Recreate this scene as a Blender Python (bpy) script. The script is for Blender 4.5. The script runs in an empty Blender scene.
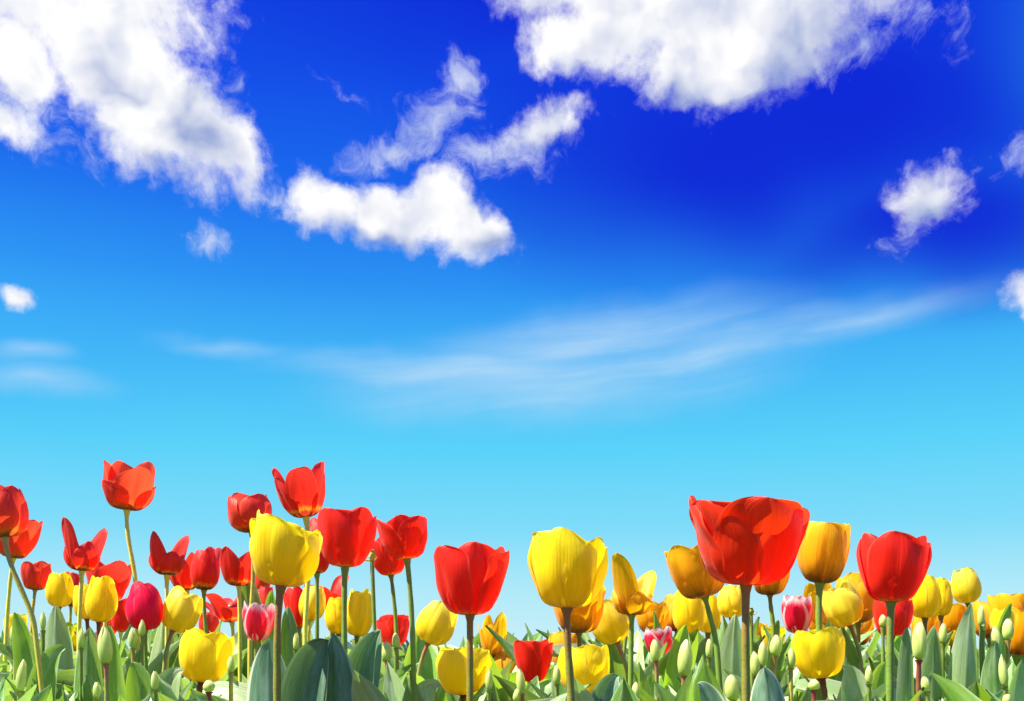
import bpy, math, random
from mathutils import Vector, Matrix
R_ = math.radians
random.seed(11)
S = bpy.context.scene
C = S.collection

# ------------------------------------------------------------------ camera
FPX, HY, CAMZ = 1098.0, 655.0, 0.30
cam = bpy.data.cameras.new('camera'); co = bpy.data.objects.new('camera', cam); C.objects.link(co)
cam.sensor_width = 36; cam.lens = 36 * FPX / 1024; cam.shift_y = (HY - 350.5) / 1024
cam.clip_start = 0.02; cam.clip_end = 5000
co.location = (0, 0, CAMZ); co.rotation_euler = (R_(90), 0, 0)
S.camera = co
S.view_settings.view_transform = 'Standard'; S.view_settings.look = 'None'
S.view_settings.exposure = 1.35; S.view_settings.gamma = 1; S.view_settings.use_curve_mapping = False
S.cycles.max_bounces = 10; S.cycles.transmission_bounces = 8; S.cycles.diffuse_bounces = 6
S.cycles.use_denoising = True

# ------------------------------------------------------------------ sun
SUN_EL, SUN_AZ = 57.0, -102.0          # azimuth measured from +Y (view direction) towards +X
sd = Vector((math.sin(R_(SUN_AZ)) * math.cos(R_(SUN_EL)), math.cos(R_(SUN_AZ)) * math.cos(R_(SUN_EL)), math.sin(R_(SUN_EL))))
sl = bpy.data.lights.new('sun', 'SUN'); sl.energy = 5.0; sl.angle = R_(0.5); sl.color = (1.0, 0.95, 0.86)
so = bpy.data.objects.new('sun', sl); C.objects.link(so); so.rotation_euler = sd.to_track_quat('Z', 'Y').to_euler()
so.location = sd * 20

# ------------------------------------------------------------------ node helpers
class G:
    def __init__(s, tree): s.t = tree; s.n = tree.nodes; s.l = tree.links
    def put(s, sock, v):
        if v is None: return
        if isinstance(v, bpy.types.NodeSocket): s.l.new(v, sock)
        else: sock.default_value = v
    def m(s, op, a, b=None, c=None, clamp=False):
        n = s.n.new('ShaderNodeMath'); n.operation = op; n.use_clamp = clamp
        for i, v in enumerate((a, b, c)): s.put(n.inputs[i], v)
        return n.outputs[0]
    def vm(s, op, a, b=None):
        n = s.n.new('ShaderNodeVectorMath'); n.operation = op
        s.put(n.inputs[0], a); s.put(n.inputs[1], b)
        return n.outputs['Value'] if op in ('LENGTH', 'DOT_PRODUCT') else n.outputs[0]
    def scale(s, a, k):
        n = s.n.new('ShaderNodeVectorMath'); n.operation = 'SCALE'; s.put(n.inputs[0], a); s.put(n.inputs['Scale'], k); return n.outputs[0]
    def mr(s, v, a, b, c=0.0, d=1.0, smooth=True):
        n = s.n.new('ShaderNodeMapRange'); n.interpolation_type = 'SMOOTHSTEP' if smooth else 'LINEAR'; n.clamp = True
        s.put(n.inputs['Value'], v)
        for k, x in (('From Min', a), ('From Max', b), ('To Min', c), ('To Max', d)): s.put(n.inputs[k], x)
        return n.outputs[0]
    def mix(s, f, a, b, mode='MIX'):
        n = s.n.new('ShaderNodeMix'); n.data_type = 'RGBA'; n.blend_type = mode
        s.put(n.inputs[0], f); s.put(n.inputs[6], a); s.put(n.inputs[7], b); return n.outputs[2]
    def ramp(s, f, stops):
        n = s.n.new('ShaderNodeValToRGB'); e = n.color_ramp.elements
        while len(e) < len(stops): e.new(0.5)
        for i, (p, c) in enumerate(stops): e[i].position = p; e[i].color = (*c[:3], 1)
        s.put(n.inputs[0], f); return n.outputs[0]
    def noise(s, v, scale, detail=6, rough=0.55, color=False, lac=2.0):
        n = s.n.new('ShaderNodeTexNoise'); s.put(n.inputs['Vector'], v)
        n.inputs['Scale'].default_value = scale; n.inputs['Detail'].default_value = detail
        n.inputs['Roughness'].default_value = rough; n.inputs['Lacunarity'].default_value = lac
        return n.outputs['Color'] if color else n.outputs[0]
    def mapping(s, v, loc=(0, 0, 0), rz=0.0, sc=(1, 1, 1), kind='TEXTURE'):
        n = s.n.new('ShaderNodeMapping'); n.vector_type = kind; s.put(n.inputs[0], v)
        n.inputs['Location'].default_value = loc; n.inputs['Rotation'].default_value = (0, 0, rz); n.inputs['Scale'].default_value = sc
        return n.outputs[0]
    def comb(s, x, y, z=0.0):
        n = s.n.new('ShaderNodeCombineXYZ'); s.put(n.inputs[0], x); s.put(n.inputs[1], y); s.put(n.inputs[2], z); return n.outputs[0]
def lin(r, g, b):
    return tuple((c / 255 / 12.92) if c / 255 <= 0.04045 else ((c / 255 + 0.055) / 1.055) ** 2.4 for c in (r, g, b))

# ------------------------------------------------------------------ world: graded sky with clouds, all by direction
w = bpy.data.worlds.new('World'); S.world = w; w.use_nodes = True
w.cycles.sampling_method = 'MANUAL'; w.cycles.sample_map_resolution = 512
wt = w.node_tree; wt.nodes.clear(); g = G(wt)
outw = wt.nodes.new('ShaderNodeOutputWorld'); bg = wt.nodes.new('ShaderNodeBackground'); wt.links.new(bg.outputs[0], outw.inputs[0])
tc = wt.nodes.new('ShaderNodeTexCoord')
sep = wt.nodes.new('ShaderNodeSeparateXYZ'); wt.links.new(tc.outputs['Generated'], sep.inputs[0])
X, Y, Z = sep.outputs
AZ = g.m('ARCTAN2', X, Y); EL = g.m('ARCSINE', Z)
KA = 1098 / 100.0
P = g.comb(g.m('MULTIPLY', AZ, KA), g.m('MULTIPLY', EL, KA))
def ang(px, py):
    x = (px - 512) / FPX; z = (HY - py) / FPX
    return math.atan(x), math.atan2(z, math.hypot(1, x))
def blob(vec, px, py, rx, ry, rot=0):
    a, e = ang(px, py)
    sx = math.cos(a) ** 2; sy = math.cos(a) * math.cos(e) ** 2
    q = g.mapping(vec, (a * KA, e * KA, 0), R_(rot), (rx / 100 * sx, ry / 100 * sy, 1))
    return g.m('SUBTRACT', 1.0, g.vm('LENGTH', q))
def union(vec, L):
    o = None
    for b in L:
        d = blob(vec, *b[:5])
        if len(b) > 5: d = g.m('MULTIPLY', d, b[5])
        o = d if o is None else g.m('SMOOTH_MAX', o, d, 0.12)
    return o
T = g.mr(EL, 0.0, 0.56, 0, 1, smooth=False)
base = g.ramp(T, [(0.0, lin(208, 243, 252)), (0.10, lin(178, 236, 252)), (0.20, lin(128, 222, 252)), (0.33, lin(88, 212, 252)),
                  (0.47, lin(62, 182, 250)), (0.58, lin(38, 146, 246)), (0.72, lin(16, 104, 240)), (0.86, lin(6, 74, 234)), (1.0, lin(2, 56, 226))])
Pw = g.vm('ADD', P, g.scale(g.vm('SUBTRACT', g.noise(P, 0.35, 2, 0.5, True), (0.5, 0.5, 0.5)), 1.3))
deep = g.mr(union(Pw, [(790, 130, 520, 230, 0), (540, 10, 380, 110, 0, .7), (930, 225, 330, 140, 0)]), 0.0, 0.85)
base = g.mix(g.m('MULTIPLY', deep, 0.95), base, (*lin(0, 30, 216), 1))
lt = g.mr(union(Pw, [(1060, 10, 130, 150, 0, .8), (-40, 330, 420, 170, 0)]), 0.0, 1.2)
base = g.mix(g.m('MULTIPLY', lt, 0.32), base, (*lin(50, 170, 252), 1))
sky = wt.nodes.new('ShaderNodeTexSky'); sky.sky_type = 'NISHITA'; sky.sun_disc = False
sky.sun_elevation = R_(SUN_EL); sky.sun_rotation = R_(SUN_AZ)
nish = g.scale(sky.outputs[0], 0.07)
base = g.mix(0.05, base, nish)

# cirrus veils: stretched noise inside soft masks
Wv = g.vm('ADD', P, g.scale(g.vm('SUBTRACT', g.noise(P, 0.9, 3, 0.5, True), (0.5, 0.5, 0.5)), 0.45))
cm = g.mr(union(Wv, [(470, 372, 250, 32, -2), (690, 350, 260, 34, 9), (840, 326, 200, 28, 9, .7), (225, 343, 100, 15, 0, .6), (560, 380, 300, 62, 3, .95),
                     (600, 338, 260, 52, 6, .9), (30, 350, 60, 18, 5, .7), (40, 378, 110, 26, 0, .6)]), 0.0, 1.0)
Ws = g.vm('ADD', P, g.scale(g.vm('SUBTRACT', g.noise(P, 0.5, 2, 0.4, True), (0.5, 0.5, 0.5)), 0.35))
st = g.noise(g.mapping(Ws, (0, 0, 0), R_(6), (3.4, 0.34, 1)), 1.5, 9, 0.60)
st2 = g.noise(g.mapping(Ws, (3, 1, 0), R_(-2), (5.0, 1.6, 1)), 1.0, 4, 0.5)
cir = g.m('MULTIPLY', cm, g.m('ADD', 0.26, g.m('ADD', g.mr(st, 0.36, 0.74, 0.0, 0.34), g.mr(st2, 0.35, 0.7, 0.0, 0.34))))
base = g.mix(cir, base, (*lin(196, 226, 248), 1))

# cumulus
W1 = g.scale(g.vm('SUBTRACT', g.noise(P, 1.1, 3, 0.55, True), (0.5, 0.5, 0.5)), 0.62)
W2 = g.scale(g.vm('SUBTRACT', g.noise(P, 5.0, 4, 0.6, True), (0.5, 0.5, 0.5)), 0.10)
Q = g.vm('ADD', P, g.vm('ADD', W1, W2))
CUM = [(75, 0, 165, 85, 0), (110, 60, 125, 80, -30), (178, 122, 100, 70, -32), (222, 152, 58, 42, -20), (20, 55, 70, 60, 0), (145, 132, 80, 54, -30), (0, 125, 50, 26, 0, .7),
       (640, 10, 130, 90, 0), (720, 20, 135, 92, 0), (575, 50, 60, 48, 0), (690, 68, 90, 46, -5), (790, 25, 100, 66, 12), (725, 74, 60, 30, 0), (870, 5, 60, 28, 0, .35), (590, -5, 100, 40, 0),
       (325, 205, 50, 38, 0), (385, 214, 70, 38, -8), (440, 206, 46, 44, 0), (458, 226, 64, 38, -22), (484, 238, 30, 22, 0),
       (552, 128, 62, 24, 5, .62), (925, 195, 44, 38, 0, .72), (14, 291, 24, 15, 0, .5), (1022, 306, 30, 24, 0, .7)]
D = union(Q, CUM)
N1 = g.noise(g.vm('ADD', P, W1), 2.6, 9, 0.60)
N2 = g.noise(g.vm('ADD', P, W2), 8.0, 6, 0.62)
nz = g.m('ADD', g.m('MULTIPLY', g.m('SUBTRACT', N1, 0.5), 1.0), g.m('MULTIPLY', g.m('SUBTRACT', N2, 0.5), 0.42))
dens = g.m('ADD', D, nz)
ac = g.mr(dens, -0.04, 0.54)
WIS = [(458, 75, 24, 44, -18), (432, 122, 58, 34, 35), (400, 146, 80, 26, 12), (350, 98, 36, 12, -25, .35), (500, 152, 70, 34, 0), (205, 240, 38, 20, 0, .75), (1018, 158, 34, 28, 0, .6),
       (905, 236, 40, 20, 10, .3), (200, 22, 26, 18, 0, .4), (234, 84, 22, 18, 0, .6), (272, 190, 18, 34, 0, .7), (20, 110, 70, 46, 0, .8), (930, 20, 60, 32, -10, .45), (60, 150, 70, 30, 0, .5), (850, 50, 60, 30, 20, .6)]
N3 = g.noise(g.vm('ADD', P, g.scale(W1, 2.2)), 4.2, 9, 0.68)
dw = g.m('ADD', union(Q, WIS), g.m('ADD', g.m('MULTIPLY', nz, 0.5), g.m('MULTIPLY', g.m('SUBTRACT', N3, 0.52), 1.7)))
aw = g.m('MULTIPLY', g.mr(dw, 0.05, 1.15), 0.85)
# light and dark sides of the cloud puffs
off = (-0.14, 0.22, 0)
Qo = g.vm('ADD', g.vm('ADD', P, W1), off)
rel = g.m('SUBTRACT', g.noise(g.vm('ADD', P, W1), 1.5, 3, 0.5), g.noise(Qo, 1.5, 3, 0.5))
SH = [(205, 150, 75, 42, -35), (120, 95, 60, 22, -30, .55), (150, 175, 60, 24, 0, .7), (380, 240, 80, 16, -8, .8), (800, 60, 110, 60, 20, .95), (700, 95, 90, 34, 0, .75), (930, 212, 50, 26, 0, .8), (560, 145, 60, 14, 0, .6), (490, 248, 40, 14, 0, .6), (640, 8, 110, 26, 0, .25)]
shd = g.mr(g.m('ADD', union(Q, SH), g.m('MULTIPLY', nz, 0.35)), -0.1, 0.95)
lit = g.m('ADD', g.m('ADD', 0.90, g.m('MULTIPLY', rel, 1.9)), g.m('MULTIPLY', shd, -0.95), clamp=True)
ccol = g.mix(lit, (*lin(158, 174, 218), 1), (*lin(254, 254, 255), 1))
skyc = g.mix(aw, base, g.mix(0.65, (*lin(150, 185, 240), 1), ccol))
skyc = g.mix(ac, skyc, ccol)
wt.links.new(skyc, bg.inputs[0]); bg.inputs[1].default_value = 0.396

# ------------------------------------------------------------------ materials
def newmat(name):
    m = bpy.data.materials.new(name); m.use_nodes = True; m.node_tree.nodes.clear(); return m, G(m.node_tree)
def finish(m, g, col, tcol, tr, rough=0.5, spec=0.3, bump=None, sheen=0.0):
    t = m.node_tree
    p = t.nodes.new('ShaderNodeBsdfPrincipled'); g.put(p.inputs['Base Color'], col); g.put(p.inputs['Roughness'], rough)
    p.inputs['Specular IOR Level'].default_value = spec
    if sheen: p.inputs['Sheen Weight'].default_value = sheen; p.inputs['Sheen Roughness'].default_value = 0.4
    o = t.nodes.new('ShaderNodeOutputMaterial')
    if bump is not None:
        b = t.nodes.new('ShaderNodeBump'); b.inputs['Strength'].default_value = bump[1]; b.inputs['Distance'].default_value = bump[2]
        g.put(b.inputs['Height'], bump[0]); t.links.new(b.outputs[0], p.inputs['Normal'])
    if tr:
        q = t.nodes.new('ShaderNodeBsdfTranslucent'); g.put(q.inputs[0], tcol)
        if bump is not None: t.links.new(b.outputs[0], q.inputs['Normal'])
        x = t.nodes.new('ShaderNodeMixShader'); x.inputs[0].default_value = tr
        t.links.new(p.outputs[0], x.inputs[1]); t.links.new(q.outputs[0], x.inputs[2]); t.links.new(x.outputs[0], o.inputs[0])
    else: t.links.new(p.outputs[0], o.inputs[0])
    return m
def uvuv(m, g):
    n = m.node_tree.nodes.new('ShaderNodeUVMap'); n.uv_map = 'UVMap'
    s = m.node_tree.nodes.new('ShaderNodeSeparateXYZ'); m.node_tree.links.new(n.outputs[0], s.inputs[0])
    oi = m.node_tree.nodes.new('ShaderNodeObjectInfo')
    return n.outputs[0], s.outputs[0], s.outputs[1], oi.outputs['Random']
def petal_mat(name, stops, edge=None, var=0.10, tr=0.5, tint=None, rough=0.42):
    """stops: colour ramp from claw (0) to tip (1); thin lengthwise veins; edge: colour of a band along the margin"""
    m, g = newmat(name); uv, u, v, rnd = uvuv(m, g)
    q = g.vm('ADD', uv, g.comb(g.m('MULTIPLY', rnd, 17.3), g.m('MULTIPLY', rnd, 5.1)))
    vein = g.noise(g.mapping(q, (0, 0, 0), 0, (26, 1.3, 1), 'POINT'), 1.0, 4, 0.6)
    big = g.noise(g.mapping(q, (0, 0, 0), 0, (4, 2.2, 1), 'POINT'), 1.0, 3, 0.5)
    side = g.m('ABSOLUTE', g.m('SUBTRACT', u, 0.5))
    vv = g.m('ADD', v, g.m('ADD', g.m('MULTIPLY', g.m('SUBTRACT', vein, 0.5), 0.22), g.m('MULTIPLY', side, 0.10)))
    c = g.ramp(vv, stops)
    if edge:
        e = g.m('ADD', g.m('MULTIPLY', side, 2.0), g.m('MULTIPLY', g.m('SUBTRACT', vein, 0.5), 0.35))
        e = g.m('MAXIMUM', e, g.m('ADD', g.m('MULTIPLY', v, 0.92), g.m('MULTIPLY', g.m('SUBTRACT', vein, 0.5), 0.3)))
        c = g.mix(g.mr(e, edge[1], edge[2]), c, (*edge[0], 1))
    rimf = g.m('MULTIPLY', g.m('MAXIMUM', g.mr(side, 0.455, 0.497), g.mr(v, 0.975, 0.998)), g.mr(v, 0.25, 0.7, 0, 0.55))  # thin waxy margin and tip, with an edge highlight painted into the colour
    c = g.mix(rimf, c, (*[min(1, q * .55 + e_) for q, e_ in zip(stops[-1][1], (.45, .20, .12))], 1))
    k = g.m('ADD', 1.0, g.m('MULTIPLY', g.m('SUBTRACT', big, 0.5), var * 4))
    k = g.m('MULTIPLY', k, g.m('ADD', 1.0, g.m('MULTIPLY', g.m('SUBTRACT', vein, 0.5), 0.42)))
    k = g.m('MULTIPLY', k, g.m('ADD', 0.98, g.m('MULTIPLY', rnd, 0.10)))
    c = g.mix(1.0, c, g.comb(k, k, k), 'MULTIPLY')
    tcol = c if tint is None else g.mix(0.5, c, (*tint, 1))
    return finish(m, g, c, tcol, tr, rough, 0.32, (vein, 0.5, 0.0013), 0.15)
RED = (0.88, 0.028, 0.010); DRED = (0.66, 0.012, 0.012); ORR = (0.90, 0.085, 0.025)
OLIVE = (0.10, 0.09, 0.008); YC = (0.85, 0.50, 0.01)
M = {}
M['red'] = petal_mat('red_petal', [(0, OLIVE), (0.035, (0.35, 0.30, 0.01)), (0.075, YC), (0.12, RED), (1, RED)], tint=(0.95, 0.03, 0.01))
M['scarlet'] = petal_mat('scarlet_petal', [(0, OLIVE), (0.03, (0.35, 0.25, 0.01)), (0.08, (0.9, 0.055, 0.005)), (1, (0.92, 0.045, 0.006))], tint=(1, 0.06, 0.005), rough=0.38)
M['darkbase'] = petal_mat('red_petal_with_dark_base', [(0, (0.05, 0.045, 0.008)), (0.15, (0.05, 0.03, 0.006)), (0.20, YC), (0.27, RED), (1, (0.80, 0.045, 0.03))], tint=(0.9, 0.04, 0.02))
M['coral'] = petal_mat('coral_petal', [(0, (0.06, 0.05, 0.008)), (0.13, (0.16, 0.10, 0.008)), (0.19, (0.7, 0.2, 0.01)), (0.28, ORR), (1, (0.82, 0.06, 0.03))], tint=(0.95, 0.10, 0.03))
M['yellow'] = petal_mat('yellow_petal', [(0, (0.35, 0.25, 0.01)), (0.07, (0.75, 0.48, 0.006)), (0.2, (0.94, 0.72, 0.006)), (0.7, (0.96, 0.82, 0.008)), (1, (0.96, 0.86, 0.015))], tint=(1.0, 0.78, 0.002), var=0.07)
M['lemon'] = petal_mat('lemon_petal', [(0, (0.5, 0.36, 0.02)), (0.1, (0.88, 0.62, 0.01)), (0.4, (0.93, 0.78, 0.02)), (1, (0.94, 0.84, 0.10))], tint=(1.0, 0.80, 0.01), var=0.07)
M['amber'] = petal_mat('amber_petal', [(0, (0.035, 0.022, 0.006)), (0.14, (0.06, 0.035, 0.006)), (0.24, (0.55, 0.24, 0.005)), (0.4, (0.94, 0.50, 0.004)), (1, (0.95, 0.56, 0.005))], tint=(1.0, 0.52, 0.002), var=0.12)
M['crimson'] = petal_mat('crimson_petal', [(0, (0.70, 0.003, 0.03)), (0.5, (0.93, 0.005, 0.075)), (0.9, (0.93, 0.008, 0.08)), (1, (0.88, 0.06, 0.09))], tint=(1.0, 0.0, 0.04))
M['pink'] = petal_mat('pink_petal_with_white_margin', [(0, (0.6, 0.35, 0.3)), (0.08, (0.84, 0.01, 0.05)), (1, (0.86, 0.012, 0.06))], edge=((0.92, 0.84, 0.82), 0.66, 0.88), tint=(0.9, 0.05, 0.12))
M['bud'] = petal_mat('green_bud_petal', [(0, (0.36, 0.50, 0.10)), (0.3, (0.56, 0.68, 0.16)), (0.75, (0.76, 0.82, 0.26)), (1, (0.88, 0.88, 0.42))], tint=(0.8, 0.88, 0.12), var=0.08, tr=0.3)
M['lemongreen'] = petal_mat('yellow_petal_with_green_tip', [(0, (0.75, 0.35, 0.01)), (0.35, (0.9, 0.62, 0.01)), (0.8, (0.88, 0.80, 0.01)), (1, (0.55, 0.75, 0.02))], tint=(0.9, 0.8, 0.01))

def stem_mat(name, lo, hi):
    m, g = newmat(name); uv, u, v, rnd = uvuv(m, g)
    n = g.noise(g.mapping(uv, (0, 0, 0), 0, (3, 40, 1), 'POINT'), 1, 4, 0.6)
    c = g.mix(g.mr(g.m('ADD', v, g.m('MULTIPLY', g.m('SUBTRACT', n, 0.5), 0.3)), 0.5, 0.95), (*lo, 1), (*hi, 1))
    c = g.mix(g.mr(n, 0.5, 0.75), c, g.mix(0.35, c, (0.03, 0.03, 0.01, 1)))
    return finish(m, g, c, c, 0.0, 0.42, 0.35, (n, 0.3, 0.001))
ST = {'brown': stem_mat('reddish_brown_stem', (0.28, 0.26, 0.04), (0.36, 0.14, 0.045)),
      'olive': stem_mat('olive_stem', (0.24, 0.30, 0.03), (0.20, 0.13, 0.03)),
      'green': stem_mat('green_stem', (0.20, 0.32, 0.05), (0.22, 0.26, 0.05)),
      'yellow': stem_mat('yellow_green_stem', (0.80, 0.74, 0.10), (0.72, 0.62, 0.10)),
      'maroon': stem_mat('maroon_stem', (0.30, 0.12, 0.05), (0.26, 0.03, 0.035)),
      'rose': stem_mat('rosy_stem', (0.35, 0.35, 0.10), (0.42, 0.13, 0.09)),
      'tan': stem_mat('tan_stem', (0.66, 0.52, 0.08), (0.42, 0.27, 0.08))}
def leaf_mat(name, a, b, bloom, tcol, tr=0.32, rim=0.6, r0=0.88):
    m, g = newmat(name); uv, u, v, rnd = uvuv(m, g)
    q = g.vm('ADD', uv, g.comb(g.m('MULTIPLY', rnd, 31.7), g.m('MULTIPLY', rnd, 11.3)))
    vein = g.noise(g.mapping(q, (0, 0, 0), 0, (46, 0.9, 1), 'POINT'), 1.0, 3, 0.6)
    pat = g.noise(g.mapping(q, (0, 0, 0), 0, (5, 5, 1), 'POINT'), 1.0, 5, 0.6)
    spk = g.noise(g.mapping(q, (0, 0, 0), 0, (40, 26, 1), 'POINT'), 1.0, 3, 0.6)
    c = g.mix(g.mr(vein, 0.3, 0.7), (*a, 1), (*b, 1))
    c = g.mix(g.mr(pat, 0.38, 0.66, 0.0, bloom[1]), c, (*bloom[0], 1))
    c = g.mix(g.mr(spk, 0.60, 0.72, 0.0, 0.35), c, (0.02, 0.06, 0.02, 1))
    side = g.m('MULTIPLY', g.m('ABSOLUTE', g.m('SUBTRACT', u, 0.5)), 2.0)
    c = g.mix(g.mr(side, r0, r0 + 0.08, 0.0, rim), c, (0.66, 0.72, 0.48, 1))  # pale leaf margin, doubling as rim light painted along the edge
    k = g.m('ADD', 0.75, g.m('MULTIPLY', rnd, 0.45)); c = g.mix(1.0, c, g.comb(k, k, k), 'MULTIPLY')
    ck = g.mix(1.0, (*tcol, 1), g.comb(k, k, k), 'MULTIPLY')
    ck = g.mix(g.mr(vein, 0.3, 0.7, 0, 0.4), ck, (tcol[0] * .5, tcol[1] * .6, tcol[2] * .4, 1))
    return finish(m, g, c, ck, tr, 0.33, 0.55, (vein, 0.5, 0.0012))
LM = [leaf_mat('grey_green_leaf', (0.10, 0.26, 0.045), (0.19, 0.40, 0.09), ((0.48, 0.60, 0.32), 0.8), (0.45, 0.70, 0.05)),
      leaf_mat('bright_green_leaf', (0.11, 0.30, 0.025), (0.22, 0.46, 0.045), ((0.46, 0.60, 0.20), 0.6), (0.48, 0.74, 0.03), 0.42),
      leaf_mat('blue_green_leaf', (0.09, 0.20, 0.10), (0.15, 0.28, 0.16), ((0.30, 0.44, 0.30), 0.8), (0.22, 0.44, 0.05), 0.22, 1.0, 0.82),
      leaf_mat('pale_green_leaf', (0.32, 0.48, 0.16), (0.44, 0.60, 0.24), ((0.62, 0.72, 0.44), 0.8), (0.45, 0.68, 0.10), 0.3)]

# ------------------------------------------------------------------ mesh helpers
def link(name, me, parent=None, loc=None):
    o = bpy.data.objects.new(name, me); C.objects.link(o)
    if parent is not None: o.parent = parent
    if loc is not None: o.location = loc
    return o
def grid(name, rows, uvs, mat):
    nv, nu = len(rows), len(rows[0])
    vs = [p for r in rows for p in r]; fs = []; uvl = []
    for j in range(nv - 1):
        for i in range(nu - 1):
            idx = (j * nu + i, j * nu + i + 1, (j + 1) * nu + i + 1, (j + 1) * nu + i)
            fs.append(idx); uvl += [uvs(i, j), uvs(i + 1, j), uvs(i + 1, j + 1), uvs(i, j + 1)]
    me = bpy.data.meshes.new(name); me.from_pydata(vs, [], fs)
    l = me.uv_layers.new(name='UVMap')
    for k, t in enumerate(uvl): l.data[k].uv = t
    me.materials.append(mat); me.shade_smooth(); return me
def crom(xs, ys, x):
    if x <= xs[0]: return ys[0]
    if x >= xs[-1]: return ys[-1]
    k = max(i for i in range(len(xs) - 1) if xs[i] <= x)
    t = (x - xs[k]) / (xs[k + 1] - xs[k]); h = xs[k + 1] - xs[k]
    def sl(i):
        if i == 0: return (ys[1] - ys[0]) / (xs[1] - xs[0])
        if i == len(xs) - 1: return (ys[-1] - ys[-2]) / (xs[-1] - xs[-2])
        return (ys[i + 1] - ys[i - 1]) / (xs[i + 1] - xs[i - 1])
    a, b = sl(k) * h, sl(k + 1) * h
    return (2*t**3 - 3*t*t + 1)*ys[k] + (t**3 - 2*t*t + t)*a + (-2*t**3 + 3*t*t)*ys[k+1] + (t**3 - t*t)*b
RV = [0, .08, .22, .42, .70, 1.0]
ZV = [0, .030, .15, .38, .70, 1.0]
def petal(R, H, c, phi, wide=1.0, pointy=0.3, splay=0.0, flare=0.0, ruff=0.03, hs=1.0, inner=False, mat=None, nu=13, nv=18, rnd=random):
    pr = [.06, .46, .82, 1.0, .98 if c < .98 else (1 + c) / 2, c]
    if c < .8: pr[4] = .80 + .2 * c
    k = min(1, max(0, (c - .7) / .25)); tgt = [.06, .38, .64, .86, .97 * (1 if c < 1 else (1 + c) / 2), max(1, c)]; tgt[5] = c
    pr = [a + (b - a) * k for a, b in zip(pr, tgt)]
    mx = max(pr); pr = [x / mx * R * (0.93 if inner else 1.0) for x in pr]
    s1, s2, s3 = rnd.uniform(0, 6.3), rnd.uniform(0, 6.3), rnd.uniform(0, 6.3)
    kx = 3.0 + 5.0 * max(0, 1 - pointy * 1.6) ** 1.5
    asym = rnd.uniform(-.10, .10); notch = 0
    rows = []
    cp, sp = math.cos(phi), math.sin(phi); vs_ = []
    for j in range(nv):
        tt = j / (nv - 1); v = .35 * tt + .65 * math.sin(tt * math.pi / 2)
        vs_.append(v)
        r = crom(RV, pr, v); z = crom(ZV, [q * H * hs for q in ZV], 0) if False else H * hs * crom(RV, ZV, v)
        b = min(1.0, 0.20 + 2.2 * v) if v < .4 else 1.0
        b = 0.22 + 0.78 * math.sin(min(v / .5, 1.0) * math.pi / 2)
        x = max(0.0, (v - .50) / .50)
        tip = (1 - pointy) * (max(0.0, 1 - x ** kx)) ** 0.5 + pointy * (max(0.0, 1 - x ** 1.35)) ** 0.85
        tip = max(tip, .30 * max(0, 1 - 2.0 * pointy), .02)
        hw = wide * R * b * tip * (0.92 if inner else 1.0)
        rc = max(R * 0.80, r * 0.95)
        ang_s = splay * v * (0.4 + 0.6 * v)
        row = []
        for i in range(nu):
            s = -1 + 2 * i / (nu - 1)
            a = s * hw / rc
            lat = rc * math.sin(a); inw = rc * (1 - math.cos(a))
            rr = r - inw + flare * R * abs(s) ** 2 * v * v * tip
            rr -= 0.035 * R * math.exp(-(s / .13) ** 2) * math.sin(v * math.pi)       # midrib groove
            rr += R * (.011 * math.sin(s * 7 + s1 + 3 * v + math.sin(5 * v)) + .007 * math.sin(s * s1 * 3 + s3 - 4 * v)) * math.sin(v * math.pi) ** .6
            rr += ruff * R * (math.sin(4 * s + 7 * v + s1) * v + 1.2 * tip * abs(s) ** 3 * math.sin(9 * v + s2 + (3 if s > 0 else 0)) * v) * (.25 + .75 * tip)
            sq = s * tip
            zz = z - H * (0.03 * v + .06 * v ** 6) * sq * sq - H * .014 * math.sin(5 * sq + s2) * v ** 8 + H * ruff * .7 * math.sin(3.2 * sq + s3) * v ** 3 + asym * H * .25 * sq * v ** 3
            # splay: tilt the petal outward around its claw
            ca, sa = math.cos(ang_s), math.sin(ang_s)
            rr, zz = rr * ca + zz * sa, -rr * sa * 0.35 + zz * ca
            row.append((rr * cp - lat * sp, rr * sp + lat * cp, zz))
        rows.append(row)
    return grid('petal', rows, lambda i, j: (i / (nu - 1), vs_[j]), mat)
def tube(name, pts, rads, mat, n=10):
    rows = []
    for k, p in enumerate(pts):
        a = pts[max(0, k - 1)]; b = pts[min(len(pts) - 1, k + 1)]
        t = (b - a).normalized(); s = t.cross(Vector((0.3, 1, 0.1))).normalized(); q = t.cross(s)
        rows.append([tuple(p + rads[k] * (math.cos(2*math.pi*i/n) * s + math.sin(2*math.pi*i/n) * q)) for i in range(n + 1)])
    return grid(name, rows, lambda i, j: (i / n, j / (len(pts) - 1)), mat)
def bez(p, t):
    p = list(p)
    while len(p) > 1: p = [p[i].lerp(p[i + 1], t) for i in range(len(p) - 1)]
    return p[0]
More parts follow.
